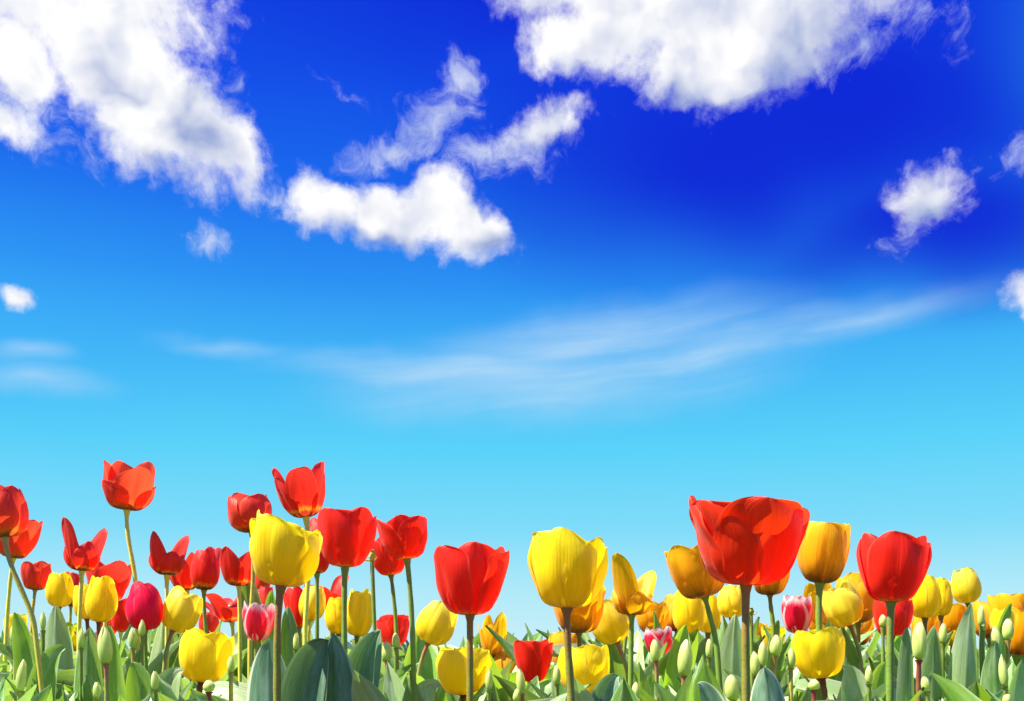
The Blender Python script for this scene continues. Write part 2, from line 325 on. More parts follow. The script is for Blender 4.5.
def leaf(B, Cc, T, W, face, gut=0.5, twist=0.0, wave=0.05, mat=None, nu=9, nv=20, peak=.45, rnd=random, sharp=1.0):
    """broad blade from B to T bending through Cc; face = direction its hollow side looks to"""
    s1 = rnd.uniform(0, 6.3); rows = []
    face = Vector(face).normalized()
    for j in range(nv):
        v = j / (nv - 1); p = bez([B, Cc, T], v); t = (bez([B, Cc, T], min(1, v + .03)) - bez([B, Cc, T], max(0, v - .03))).normalized()
        side = t.cross(face)
        if side.length < .05: side = t.cross(Vector((1, 0.2, 0)))
        side.normalize(); nrm = side.cross(t).normalized()
        rot = Matrix.Rotation(twist * v, 3, t); side = rot @ side; nrm = rot @ nrm
        if v < peak: wd = .45 + .55 * math.sin(v / peak * math.pi / 2)
        else: wd = max(0, math.cos((v - peak) / (1 - peak) * math.pi / 2)) ** (0.80 * sharp)
        hw = W / 2 * wd; gg = gut * (1.15 - .55 * v)
        row = []
        for i in range(nu):
            s = -1 + 2 * i / (nu - 1)
            a = s * gg * 1.25
            x = hw * (math.sin(a) / max(.001, gg * 1.25)); y = hw * (1 - math.cos(a)) / max(.001, gg * 1.25) * 1.3
            y += W * wave * math.sin(8 * v + s1 + (2.2 if s > 0 else 0)) * abs(s) ** 2 * (wd > .02) - W * .03 * math.exp(-(s / .12) ** 2)
            row.append(tuple(p + side * x + nrm * y))
        rows.append(row)
    return grid('leaf', rows, lambda i, j: (i / (nu - 1), j / (nv - 1)), mat)
def at(px, py, d): return Vector(((px - 512) / FPX * d, d, CAMZ - (py - HY) / FPX * d))
def thing(name, label, cat, loc, group=None):
    o = bpy.data.objects.new(name, None); C.objects.link(o); o.location = loc; o.empty_display_size = .02
    o['label'] = label; o['category'] = cat
    if group: o['group'] = group
    return o

# ------------------------------------------------------------------ ground
def soil():
    m, g = newmat('soil'); t = m.node_tree.nodes.new('ShaderNodeTexCoord').outputs['Object']
    n = g.noise(t, 9, 8, 0.65); f = g.noise(t, 60, 5, 0.6)
    c = g.mix(g.mr(n, .35, .65), (0.045, 0.03, 0.018, 1), (0.11, 0.075, 0.045, 1))
    return finish(m, g, c, c, 0, 0.9, 0.2, (g.m('ADD', n, g.m('MULTIPLY', f, .4)), 0.8, 0.03))
def meadow():
    m, g = newmat('grass_ground'); t = m.node_tree.nodes.new('ShaderNodeTexCoord').outputs['Object']
    n = g.noise(t, 1.5, 8, 0.65); f = g.noise(t, 30, 5, 0.6)
    c = g.mix(g.mr(g.m('ADD', n, g.m('MULTIPLY', f, .5)), .5, .95), (0.035, 0.075, 0.015, 1), (0.09, 0.14, 0.03, 1))
    return finish(m, g, c, c, 0, 0.9, 0.2, (f, 0.8, 0.03))
def sheet(name, x0, x1, y0, y1, z, mat, n=2, amp=0):
    rows = [[(x0 + (x1 - x0) * i / n, y0 + (y1 - y0) * j / n, z + amp * math.sin(i * 1.7 + j) * math.cos(j * 2.3)) for i in range(n + 1)] for j in range(n + 1)]
    o = link(name, grid(name, rows, lambda i, j: (i / n, j / n), mat)); o['kind'] = 'structure'; return o
sheet('ground', -2500, 2500, -2500, 2500, -0.01, meadow())
sheet('soil_bed', -4.5, 4.5, 0.3, 7.5, 0.0, soil(), 60, 0.004)

# ------------------------------------------------------------------ tulips
def ground_point(P1, P0, k=0.35):
    """where the stem meets the soil, going on below P1 with a fading lean"""
    dx = (P1.x - P0.x) / max(.01, (P0.z - P1.z)) * P1.z * k
    return Vector((P1.x + max(-.07, min(.07, dx)), P1.y + random.uniform(-.01, .01), 0))
def add_leaves(root, base, n, h, rnd, mats=(0, 0, 1, 3), d=1.5, small=False):
    a0 = rnd.uniform(0, 6.3)
    for k in range(n):
        a = a0 + k * 2.4 + rnd.uniform(-.4, .4); L = h * rnd.uniform(.82, 1.04)
        lean = rnd.uniform(.10, .60)
        out = Vector((math.cos(a), math.sin(a), 0))
        B = out * .008; T = out * (L * lean) + Vector((0, 0, L * (1 - lean * .12)))
        Cc = out * (L * lean * rnd.uniform(.0, .5)) + Vector((0, 0, L * .55))
        if rnd.random() < .22: T = out * (L * .62) + Vector((0, 0, L * .86)); Cc = out * L * .05 + Vector((0, 0, L * .85))
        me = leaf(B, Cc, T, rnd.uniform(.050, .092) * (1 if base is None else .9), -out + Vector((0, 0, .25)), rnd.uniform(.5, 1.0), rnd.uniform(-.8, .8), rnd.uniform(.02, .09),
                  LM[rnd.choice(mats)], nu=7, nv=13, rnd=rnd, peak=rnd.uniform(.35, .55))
        link('leaf', me, root)
TULIPS = []
def tulip(mat, bx, by, tx, ty, w, d, label, c=.85, stem='green', s2=None, rot=0.0, pointy=.14, wide=1.02, splay=None, flare=0., ruff=.045,
          n=3, sr=None, pitch=0., hi=True, nl=2, name=None, hls=None, group=None, n_in=3):
    """bx,by: where the bloom joins its stem; tx,ty: top of the bloom; w: width - all seen from the camera at distance d"""
    rnd = random.Random(int(bx * 31 + by * 7))
    P0 = at(bx, by, d); top = at(tx, ty, d)
    ax = (top - P0); H = ax.length; ax.normalize()
    Rr = w / FPX * d / 2
    s2 = s2 or (bx + rnd.uniform(-2, 2), 700)
    P1 = at(s2[0], s2[1], d + .003)
    gp = ground_point(P1, P0)
    fam = {'red': 'red_tulip', 'scarlet': 'red_tulip', 'darkbase': 'red_tulip', 'coral': 'red_tulip', 'yellow': 'yellow_tulip', 'lemon': 'yellow_tulip', 'lemongreen': 'yellow_tulip',
           'amber': 'orange_tulip', 'crimson': 'crimson_tulip', 'pink': 'pink_tulip', 'bud': 'tulip_bud'}[mat]
    root = thing(name or fam, label, 'tulip bud' if mat == 'bud' else 'tulip', gp, group or {'red_tulip': 'red tulips', 'yellow_tulip': 'yellow tulips', 'orange_tulip': 'orange yellow tulips', 'crimson_tulip': None,
                 'pink_tulip': 'pink and white tulips', 'tulip_bud': 'pale green tulip buds'}[fam])
    # stem: eases from the bloom through P1 to the soil
    a, b, e = P0 - gp, P1 - gp, Vector((0, 0, 0))
    up = ax * (a - b).length * .35
    m = 14; pts = []
    for k in range(m + 1):
        t = k / m
        pts.append(bez([b, b + (b - e).normalized() * (a - b).length * .3, a - up, a], t))
    low = [e.lerp(b, k / 5) for k in range(5)]
    pts = low + pts
    r0 = sr or (0.0029 if w > 60 else 0.0026)
    rads = [r0 * (1.15 - .2 * k / len(pts)) for k in range(len(pts))]; rads = [r * (1 + .06 * math.sin(k * 1.3 + bx)) for k, r in enumerate(rads)]; rads[-2] *= 1.12; rads[-1] *= 1.8
    link('stem', tube('stem', pts, rads, ST[stem]), root)
    q = ax.to_track_quat('Z', 'Y').to_matrix().to_4x4()
    pitchm = Matrix.Rotation(R_(pitch), 4, 'X')
    if not hi and mat != 'bud': pitchm = Matrix.Rotation(rnd.uniform(-.28, .28), 4, 'X') @ Matrix.Rotation(rnd.uniform(-.12, .12), 4, 'Y')
    bmx = Matrix.Translation(a) @ pitchm @ q
    if hi: nu, nv = 21, 24
    else: nu, nv = 13, 16
    per = []
    for k in range(3 + n_in):
        inner = k >= 3
        ph = R_(-90 + rot + 120 * (k % 3) + (60 if inner else 0)) + rnd.uniform(-.12, .12)
        sp = (splay[k] if splay and k < len(splay) else 0) + (rnd.uniform(-.05, .06))
        hs = (rnd.uniform(.93, 1.0) if not inner else rnd.uniform(.95, 1.02))
        if hls and k < len(hls): hs = hls[k]
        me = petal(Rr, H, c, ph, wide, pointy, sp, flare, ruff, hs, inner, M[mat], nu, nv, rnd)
        o = link('petal', me, root); o.matrix_local = bmx
    if splay and max(splay) > .3:
        pp = [Vector((0, 0, .003)), Vector((0, 0, H * .25)), Vector((0, 0, H * .40)), Vector((0, 0, H * .43))]
        o = link('pistil', tube('pistil', pp, [.0030, .0034, .004, .0008], ST['yellow']), root); o.matrix_local = bmx
    if nl: add_leaves(root, gp, nl, min(.31, max(.24, P1.z + .0)) * rnd.uniform(.88, 1.0), rnd, d=d)
    TULIPS.append((root, bx, (by + ty) / 2, d, label)); return root

# the large front row
hero = []
tulip('scarlet', 746, 585, 748, 500, 122, .82, 'largest tulip of all, wide open scarlet bowl on a thick brown stem', c=1.12, stem='brown', s2=(746, 701), rot=38, wide=.92, pointy=.24, ruff=.06, flare=.08, sr=.0029, nl=0, pitch=3, hls=[.95, 1.0, 1.0, .98, .99, .92])
tulip('red', 470, 615, 470, 545, 72, 1.0, 'red cup tulip with scalloped rim standing alone against the sky at mid picture', c=.96, stem='brown', s2=(470, 701), rot=15, wide=.92, pointy=.06, ruff=.05, sr=.0030, nl=0)
tulip('red', 891, 602, 894, 535, 69, 1.02, 'red cup tulip on a pale green stem in front of a smaller red one', c=.96, stem='green', s2=(890, 701), rot=15, wide=.92, pointy=.06, ruff=.05, sr=.0033, nl=0)
tulip('yellow', 567, 608, 569, 533, 76, .95, 'largest yellow tulip, on a thick brown stem, standing right of the lone red cup', c=.90, stem='brown', s2=(571, 701), rot=14, wide=.98, pointy=.03, ruff=.07, sr=.0032, nl=0, splay=[-.02, .10, .0, .16, .0, .02], hls=[.84, 1.0, .96, .94, 1.03, .90])
TY = tulip('yellow', 281, 586, 290, 519, 73, .98, 'large yellow tulip on a brown stem under the tallest open red bloom', c=.90, stem='brown', s2=(277, 701), rot=14, wide=.98, pointy=.03, ruff=.07, sr=.0032, nl=0, splay=[-.02, .10, .0, .16, .0, .02], hls=[.84, 1.0, .96, .94, 1.03, .90])
tulip('red', 345, 567, 347, 510, 59, 1.18, 'red cup tulip with scalloped rim just right of the large yellow one', c=.96, stem='green', s2=(345, 700), rot=15, wide=.92, pointy=.06, ruff=.05, sr=.0030, nl=0)
# low yellow row
tulip('yellow', 201, 682, 209, 631, 53, 1.22, 'low broad yellow tulip on a maroon stem near the lower left', c=.86, stem='maroon', s2=(198, 702), rot=8, pointy=.25, sr=.0036, nl=1, wide=1.0)
tulip('yellow', 463, 695, 463, 647, 54, 1.24, 'low broad yellow tulip crossed by the stem of a red one', c=.86, stem='maroon', s2=(462, 702), rot=8, pointy=.25, sr=.0034, nl=0)
tulip('yellow', 584, 694, 583, 645, 54, 1.24, 'low broad yellow tulip behind the brown stem of the largest yellow one', c=.86, stem='maroon', s2=(584, 702), rot=30, pointy=.25, sr=.0034, nl=1)
tulip('yellow', 822, 678, 815, 628, 53, 1.22, 'low broad yellow tulip on a maroon stem below the pink and yellow cluster', c=.86, stem='maroon', s2=(825, 702), rot=-8, pointy=.25, sr=.0036, nl=1)
# leaning pale yellow ones with rosy stems
tulip('lemon', 173, 630, 191, 591, 38, 1.42, 'pale yellow tulip leaning right on a rosy stem beside the crimson one', c=.72, stem='rose', s2=(165, 662), rot=20, pointy=.45, ruff=.06, flare=.08)
tulip('lemon', 428, 643, 445, 604, 38, 1.42, 'pale yellow tulip leaning right at the foot of the lone red cup', c=.72, stem='rose', s2=(418, 678), rot=20, pointy=.45, ruff=.06, flare=.08)
tulip('lemon', 617, 642, 601, 602, 38, 1.42, 'pale yellow tulip leaning left on a rosy stem below the largest yellow one', c=.72, stem='rose', s2=(628, 676), rot=-20, pointy=.45, ruff=.06, flare=.08)
tulip('lemon', 850, 625, 834, 586, 38, 1.42, 'pale yellow tulip leaning left on a rosy stem beneath the tall amber one', c=.72, stem='rose', s2=(860, 658), rot=-20, pointy=.45, ruff=.06, flare=.08)
# left group, reds
tulip('coral', 5, 537, 2, 487, 46, 1.25, 'orange red tulip cut by the left edge on a tan slanting stem', c=.75, stem='tan', s2=(35, 630), rot=25, pointy=.5, sr=.0027, nl=0)
tulip('coral', 13, 558, 19, 516, 42, 1.55, 'orange red tulip peeping out behind the one at the left edge', c=.95, stem='yellow', s2=(6, 640), rot=40, pointy=.4, splay=[0, .1, .1, 0, 0, 0])
tulip('coral', 35, 590, 37, 562, 29, 1.9, 'small orange red tulip with ruffled rim above leaves at far left', c=.90, stem='tan', s2=(32, 618), rot=10, pointy=.2, ruff=.07)
tulip('darkbase', 82, 571, 85, 521, 36, 1.45, 'red tulip with two petals standing apart like horns at the left', c=.9, stem='yellow', s2=(79, 640), rot=58, pointy=.45, wide=.80, splay=[.13, .0, .0, .0, .15, 0], hls=[.97, .50, .55, .5, 1.03, .48])
tulip('coral', 127, 510, 131, 458, 52, 1.47, 'tallest red tulip at left, alone against the sky with one petal falling open', c=.98, stem='yellow', s2=(136, 588), rot=62, pointy=.4, wide=.85, splay=[-.02, .0, .42, .0, .1, .05], hls=[1.02, .95, .86, .98, .55, .52], sr=.0027)
tulip('darkbase', 106, 602, 104, 561, 42, 1.75, 'dishevelled deep red tulip behind the pair of yellow ones', c=.95, stem='yellow', s2=(104, 640), rot=10, pointy=.35, ruff=.09, splay=[.0, .45, .1, .1, .2, 0], hi=False)
tulip('red', 121, 632, 124, 598, 24, 2.1, 'small red tulip half hidden left of the crimson bloom', c=1.0, stem='yellow', rot=30, ruff=.1, splay=[.2, .3, .1, 0, .1, 0], hi=False)
tulip('coral', 71, 606, 74, 572, 20, 2.0, 'faint red tulip peeking between two yellow ones at the left', c=.8, stem='tan', s2=(70, 625), hi=False)
tulip('coral', 108, 636, 109, 616, 20, 2.3, 'tiny orange red tulip under the pair of yellow ones', c=.9, hi=False)
tulip('crimson', 145, 630, 144, 583, 37, 1.4, 'closed crimson egg shaped tulip', c=.50, stem='green', s2=(146, 690), rot=15, pointy=.3, wide=1.15)
tulip('darkbase', 167, 575, 168, 531, 36, 1.5, 'red tulip with twin pointed petals and yellow marked base above the pale leaning one', c=.95, stem='yellow', s2=(167, 660), rot=62, pointy=.6, wide=.80, splay=[.12, .0, .0, .0, .10, 0], hls=[1.02, .5, .5, .45, .95, .45])
tulip('darkbase', 187, 590, 187, 545, 32, 1.8, 'red tulip with one sharp upright petal behind the red egg shaped one', c=.9, stem='yellow', rot=50, pointy=.8, wide=.85, splay=[.2, .05, .4, 0, .1, 0], hls=[.7, 1.0, .6, .6, .9, .6], hi=False)
tulip('darkbase', 204, 590, 206, 548, 29, 1.62, 'red egg shaped tulip with yellow marked base left of the leaning leaf', c=.62, stem='green', s2=(206, 640), rot=20, pointy=.3)
tulip('darkbase', 239, 586, 238, 540, 38, 1.55, 'red tulip with a pointed left petal just behind the large yellow one', c=.95, stem='yellow', s2=(240, 650), rot=75, pointy=.65, wide=.85, splay=[.1, .0, .35, .1, .0, 0], hls=[.8, .75, 1.0, .75, .7, .7])
tulip('darkbase', 232, 622, 227, 582, 40, 1.7, 'ragged dark red tulip splayed open left of the pink and white one', c=1.1, stem='yellow', rot=0, pointy=.5, wide=.62, ruff=.10, splay=[.7, .9, .5, .3, .6, .9], hi=False)
tulip('coral', 211, 638, 212, 612, 21, 2.1, 'small rounded red tulip just above the low yellow one at left', c=.7, stem='green', hi=False)
tulip('coral', 262, 592, 264, 566, 17, 2.3, 'sliver of a red tulip to the right of the dark pointed leaf', c=.8, hi=False)
tulip('pink', 257, 641, 260, 602, 31, 1.3, 'pink tulip with white margins left of the large blue green leaf', c=.88, stem='green', s2=(256, 690), rot=30, pointy=.65, splay=[0, .1, .1, 0, 0, 0])
tulip('coral', 252, 532, 248, 495, 43, 1.4, 'rounded orange red tulip left above the large yellow one', c=.78, stem='tan', s2=(250, 640), rot=15, pointy=.3, ruff=.05)
tulip('darkbase', 306, 517, 298, 462, 50, 1.25, 'tallest splayed red tulip with petals falling apart to both sides', c=.95, stem='yellow', s2=(305, 640), rot=-20, pointy=.4, wide=.70, ruff=.06, splay=[.0, .34, .05, .1, .0, .6], hls=[.97, .90, 1.0, .72, .97, .64])
tulip('red', 317, 573, 316, 518, 30, 1.5, 'red tulip mostly hidden between the large yellow and red cups', c=.85, stem='green', s2=(317, 650), hi=False)
tulip('red', 331, 610, 330, 570, 32, 1.75, 'red tulip with two petals parted behind the small yellow ones', c=1.05, stem='green', rot=60, pointy=.3, wide=.75, splay=[.6, 0, 0, 0, .35, 0], hls=[.85, .4, .4, .4, 1.0, .4], hi=False)
tulip('red', 299, 628, 296, 585, 24, 1.75, 'drooping red tulip right of the thick brown stem', c=.85, pointy=.5, hi=False)
tulip('coral', 267, 625, 268, 585, 16, 2.2, 'narrow red tulip glimpsed left of the thick brown stem', c=.8, hi=False)
tulip('lemon', 310, 620, 315, 586, 27, 1.65, 'small closed yellow tulip right of the thick brown stem', c=.62, stem='yellow', s2=(308, 650), pointy=.35, rot=20)
tulip('yellow', 339, 634, 337, 598, 26, 1.62, 'yellow tulip on the left of the pair behind the folded leaves', c=.62, stem='olive', rot=30)
tulip('yellow', 357, 636, 362, 590, 29, 1.55, 'yellow tulip on the right of the pair behind the folded leaves', c=.62, stem='olive', rot=10, pointy=.35)
tulip('red', 391, 575, 386, 536, 38, 1.5, 'red tulip leaning left behind a tilted red cup', c=.9, stem='olive', s2=(396, 627), rot=25, sr=.0026)
tulip('red', 407, 559, 402, 518, 50, 1.3, 'tilted red cup tulip on a curved green stem right of the bare seed stalk', c=1.0, stem='green', s2=(413, 650), rot=18, pointy=.25, sr=.0030)
tulip('red', 395, 645, 393, 616, 33, 1.9, 'low red tulip hidden in leaves beneath the tilted red cup', c=1.0, rot=10, ruff=.06, hi=False)
# yellow, far left
tulip('yellow', 59, 607, 61, 572, 27, 1.7, 'yellow tulip right of the small orange red one at far left', c=.62, stem='olive', s2=(57, 640), rot=20, pointy=.35)
tulip('yellow', 99, 622, 104, 577, 31, 1.5, 'front yellow tulip of the overlapping pair at left', c=.64, stem='maroon', s2=(99, 660), rot=10, pointy=.3)
tulip('yellow', 87, 619, 84, 584, 25, 1.62, 'rear yellow tulip of the overlapping pair at left', c=.66, stem='maroon', s2=(88, 650), rot=40)
tulip('lemongreen', 71, 652, 70, 623, 19, 1.9, 'small yellow tulip with greenish tip low among leaves at left', c=.85, hi=False)
tulip('yellow', 17, 641, 16, 614, 22, 2.0, 'yellow tulip hidden behind a bud in the lower left corner', c=.9, hi=False)
tulip('yellow', 262, 652, 268, 630, 20, 1.9, 'yellow tulip tucked under the pink and white one', c=.9, hi=False)
tulip('yellow', 186, 642, 187, 624, 16, 2.3, 'tiny yellow tulip under the pale leaning one at left', c=.9, hi=False)
# right of centre
tulip('amber', 493, 657, 494, 609, 25, 1.7, 'narrow amber tulip with a split petal right of the lone red cup', c=.85, stem='olive', rot=60, pointy=.55, wide=.85, splay=[.1, .1, .15, 0, 0, 0], hls=[.98, .7, .8, .9, .7, .7])
tulip('amber', 505, 691, 504, 651, 35, 1.7, 'amber tulip low between the yellow and the small red ones', c=.85, stem='olive', hi=False, rot=20)
tulip('red', 533, 682, 533, 639, 37, 1.5, 'small red cup tulip low at mid picture', c=.96, stem='maroon', rot=18, pointy=.3, nl=0)
tulip('amber', 546, 700, 546, 663, 26, 1.8, 'dark amber tulip right behind the small low red cup', c=.85, hi=False)
tulip('amber', 579, 633, 578, 585, 54, 1.35, 'amber tulip with dark base overlapped by the largest yellow one', c=.98, stem='olive', s2=(580, 680), rot=10)
tulip('amber', 567, 669, 568, 632, 33, 1.6, 'amber tulip showing between two brown stemmed yellow ones', c=.9, hi=False, rot=30)
tulip('amber', 632, 615, 634, 556, 42, 1.3, 'amber tulip with two petals standing wide apart against the sky', c=.9, stem='green', s2=(631, 652), rot=58, pointy=.45, wide=.80, splay=[.30, .0, .0, .05, .26, 0], hls=[.88, .42, .36, .36, 1.08, .4], sr=.003)
tulip('amber', 653, 633, 652, 602, 33, 1.7, 'rounded amber tulip right of the wide apart one', c=.85, hi=False, rot=10)
tulip('amber', 677, 631, 672, 594, 24, 1.75, 'amber tulip half hidden behind the closed yellow one', c=.7, hi=False)
tulip('yellow', 690, 634, 687, 588, 32, 1.45, 'closed yellow tulip in front of a slightly smaller one under the largest red', c=.62, stem='maroon', s2=(691, 665), rot=15)
tulip('yellow', 708, 633, 709, 595, 25, 1.6, 'slightly smaller yellow tulip to the right of the closed yellow one', c=.66, stem='olive', rot=30)
tulip('amber', 705, 597, 693, 545, 62, 1.25, 'open amber tulip partly behind the left of the largest red one', c=1.0, stem='green', s2=(717, 650), rot=35, pointy=.4, ruff=.05)
tulip('lemon', 732, 618, 731, 585, 28, 1.55, 'pale yellow tulip tucked left of the stem of the largest red one', c=.62, stem='olive', rot=10, pointy=.4)
tulip('amber', 770, 595, 770, 556, 40, 1.4, 'amber tulip with dark base below the right of the largest red one', c=.95, stem='olive', s2=(773, 625), rot=10)
tulip('pink', 660, 655, 657, 627, 29, 1.6, 'low pink tulip with white margins behind a pale bud', c=.9, rot=25, pointy=.65)
tulip('pink', 797, 633, 797, 595, 31, 1.45, 'pink tulip with white margins left of the tall amber one', c=.86, stem='green', s2=(796, 680), rot=30, pointy=.65)
tulip('lemongreen', 720, 662, 721, 635, 18, 1.85, 'small yellow tulip with greenish tip left of the brown stem', c=.85, hi=False)
tulip('amber', 759, 650, 758, 624, 20, 2.0, 'small amber tulip behind the leaves right of the thick brown stem', c=.9, hi=False)
tulip('yellow', 774, 652, 773, 626, 24, 1.9, 'small open yellow tulip right beside the small amber one', c=1.0, hi=False)
tulip('yellow', 621, 655, 620, 634, 22, 2.0, 'tiny yellow tulip behind the rosy stem of a leaning one', c=.9, hi=False)
tulip('amber', 820, 583, 826, 522, 51, 1.22, 'tall amber tulip with dark base on a green stem beside the largest red one', c=.85, stem='green', s2=(820, 660), rot=25, pointy=.25, sr=.0035)
tulip('amber', 858, 623, 855, 575, 42, 1.5, 'amber tulip behind the pale yellow one that leans left', c=.8, stem='olive', rot=10)
tulip('amber', 826, 622, 812, 585, 36, 1.75, 'amber tulip with a petal reaching left behind the tall amber stem', c=1.05, rot=80, pointy=.6, splay=[0, 0, .3, 0, 0, 0], hi=False)
tulip('amber', 857, 645, 857, 616, 31, 1.8, 'brownish amber tulip low behind the rosy stem', c=.95, hi=False)
tulip('amber', 826, 640, 817, 612, 26, 2.0, 'small amber tulip right of the pink one with white margins', c=.95, hi=False)
tulip('red', 892, 636, 893, 598, 38, 1.4, 'smaller red tulip directly behind the green stem', c=.85, stem='maroon', rot=0)
tulip('yellow', 925, 618, 924, 576, 32, 1.5, 'yellow tulip just right of the red cup with the green stem', c=.66, stem='olive', rot=15)
tulip('yellow', 941, 616, 943, 579, 21, 1.6, 'yellow tulip behind the right of another under the single high one', c=.66, stem='olive', rot=30)
tulip('amber', 922, 650, 924, 614, 26, 1.8, 'amber tulip low beneath the two right hand yellow ones', c=.9, hi=False)
tulip('amber', 952, 636, 953, 604, 30, 1.8, 'amber tulip under the single high yellow one at right', c=.95, hi=False)
tulip('lemon', 968, 603, 964, 568, 28, 1.5, 'single closed pale yellow tulip standing high at the right', c=.60, stem='olive', s2=(970, 640), rot=15, pointy=.45)
tulip('lemongreen', 954, 647, 954, 619, 19, 1.8, 'small yellow tulip with greenish tip among leaves at right', c=.85, hi=False)
tulip('amber', 989, 638, 987, 600, 34, 1.75, 'amber tulip at the left of the cluster on the right edge', c=.85, hi=False, rot=20)
tulip('amber', 1011, 640, 1011, 594, 46, 1.7, 'biggest amber tulip of the cluster on the right edge', c=.9, rot=10)
tulip('amber', 1019, 655, 1020, 608, 34, 1.6, 'amber tulip in front at the very right edge', c=.85, rot=30)
tulip('yellow', 1002, 640, 1003, 609, 24, 1.55, 'yellow tulip in front of the amber cluster at right', c=.9, rot=15)

# seed stalks whose petals have fallen
def seed_stalk(bx, by, s2, d, label, pod, stem):
    P0 = at(bx, by, d); P1 = at(*s2, d); gp = Vector((P1.x, P1.y, 0))
    r = thing('seed_stalk', label, 'seed stalk', gp, 'bare seed stalks')
    a, b = P0 - gp, P1 - gp
    pts = [Vector((0, 0, 0)).lerp(b, k / 4) for k in range(4)] + [b.lerp(a, k / 6) for k in range(7)]
    link('stem', tube('stem', pts, [.0026] * len(pts), ST[stem]), r)
    hh = pod[1]; rr = pod[0]
    prof = [(0, .3), (.15, .8), (.4, 1), (.7, .85), (.85, .5), (.9, .75), (1, .6), (1.01, .02)]
    rows = []
    for z, q in prof:
        rows.append([tuple(a + Vector((rr * q * (1 + .14 * math.cos(3 * t)) * math.cos(t), rr * q * (1 + .14 * math.cos(3 * t)) * math.sin(t), z * hh))) for t in [2 * math.pi * i / 18 for i in range(19)]])
    link('seed_pod', grid('seed_pod', rows, lambda i, j: (i / 18, j / 7), ST[pod[2]]), r)
    for k in range(2):
        sx = -1 if k == 0 else .5
        q = [a, a + Vector((sx * .008, -.003, .001)), a + Vector((sx * .015, -.004, .005))]
        link('withered_stamen', tube('withered_stamen', q, [.0012, .0009, .0004], ST['tan'], 6), r)
seed_stalk(372, 561, (375, 640), 1.35, 'bare tulip stalk with withered pistil left of the tilted red cup', (.0045, .014, 'tan'), 'green')
seed_stalk(627, 625, (622, 672), 1.5, 'stalk with a plump olive seed pod left of the wide apart amber tulip', (.0075, .016, 'olive'), 'green')
seed_stalk(751, 615, (752, 660), 1.5, 'thin stalk with small seed pod right beside the thick brown stem of the largest red', (.004, .010, 'olive'), 'green')

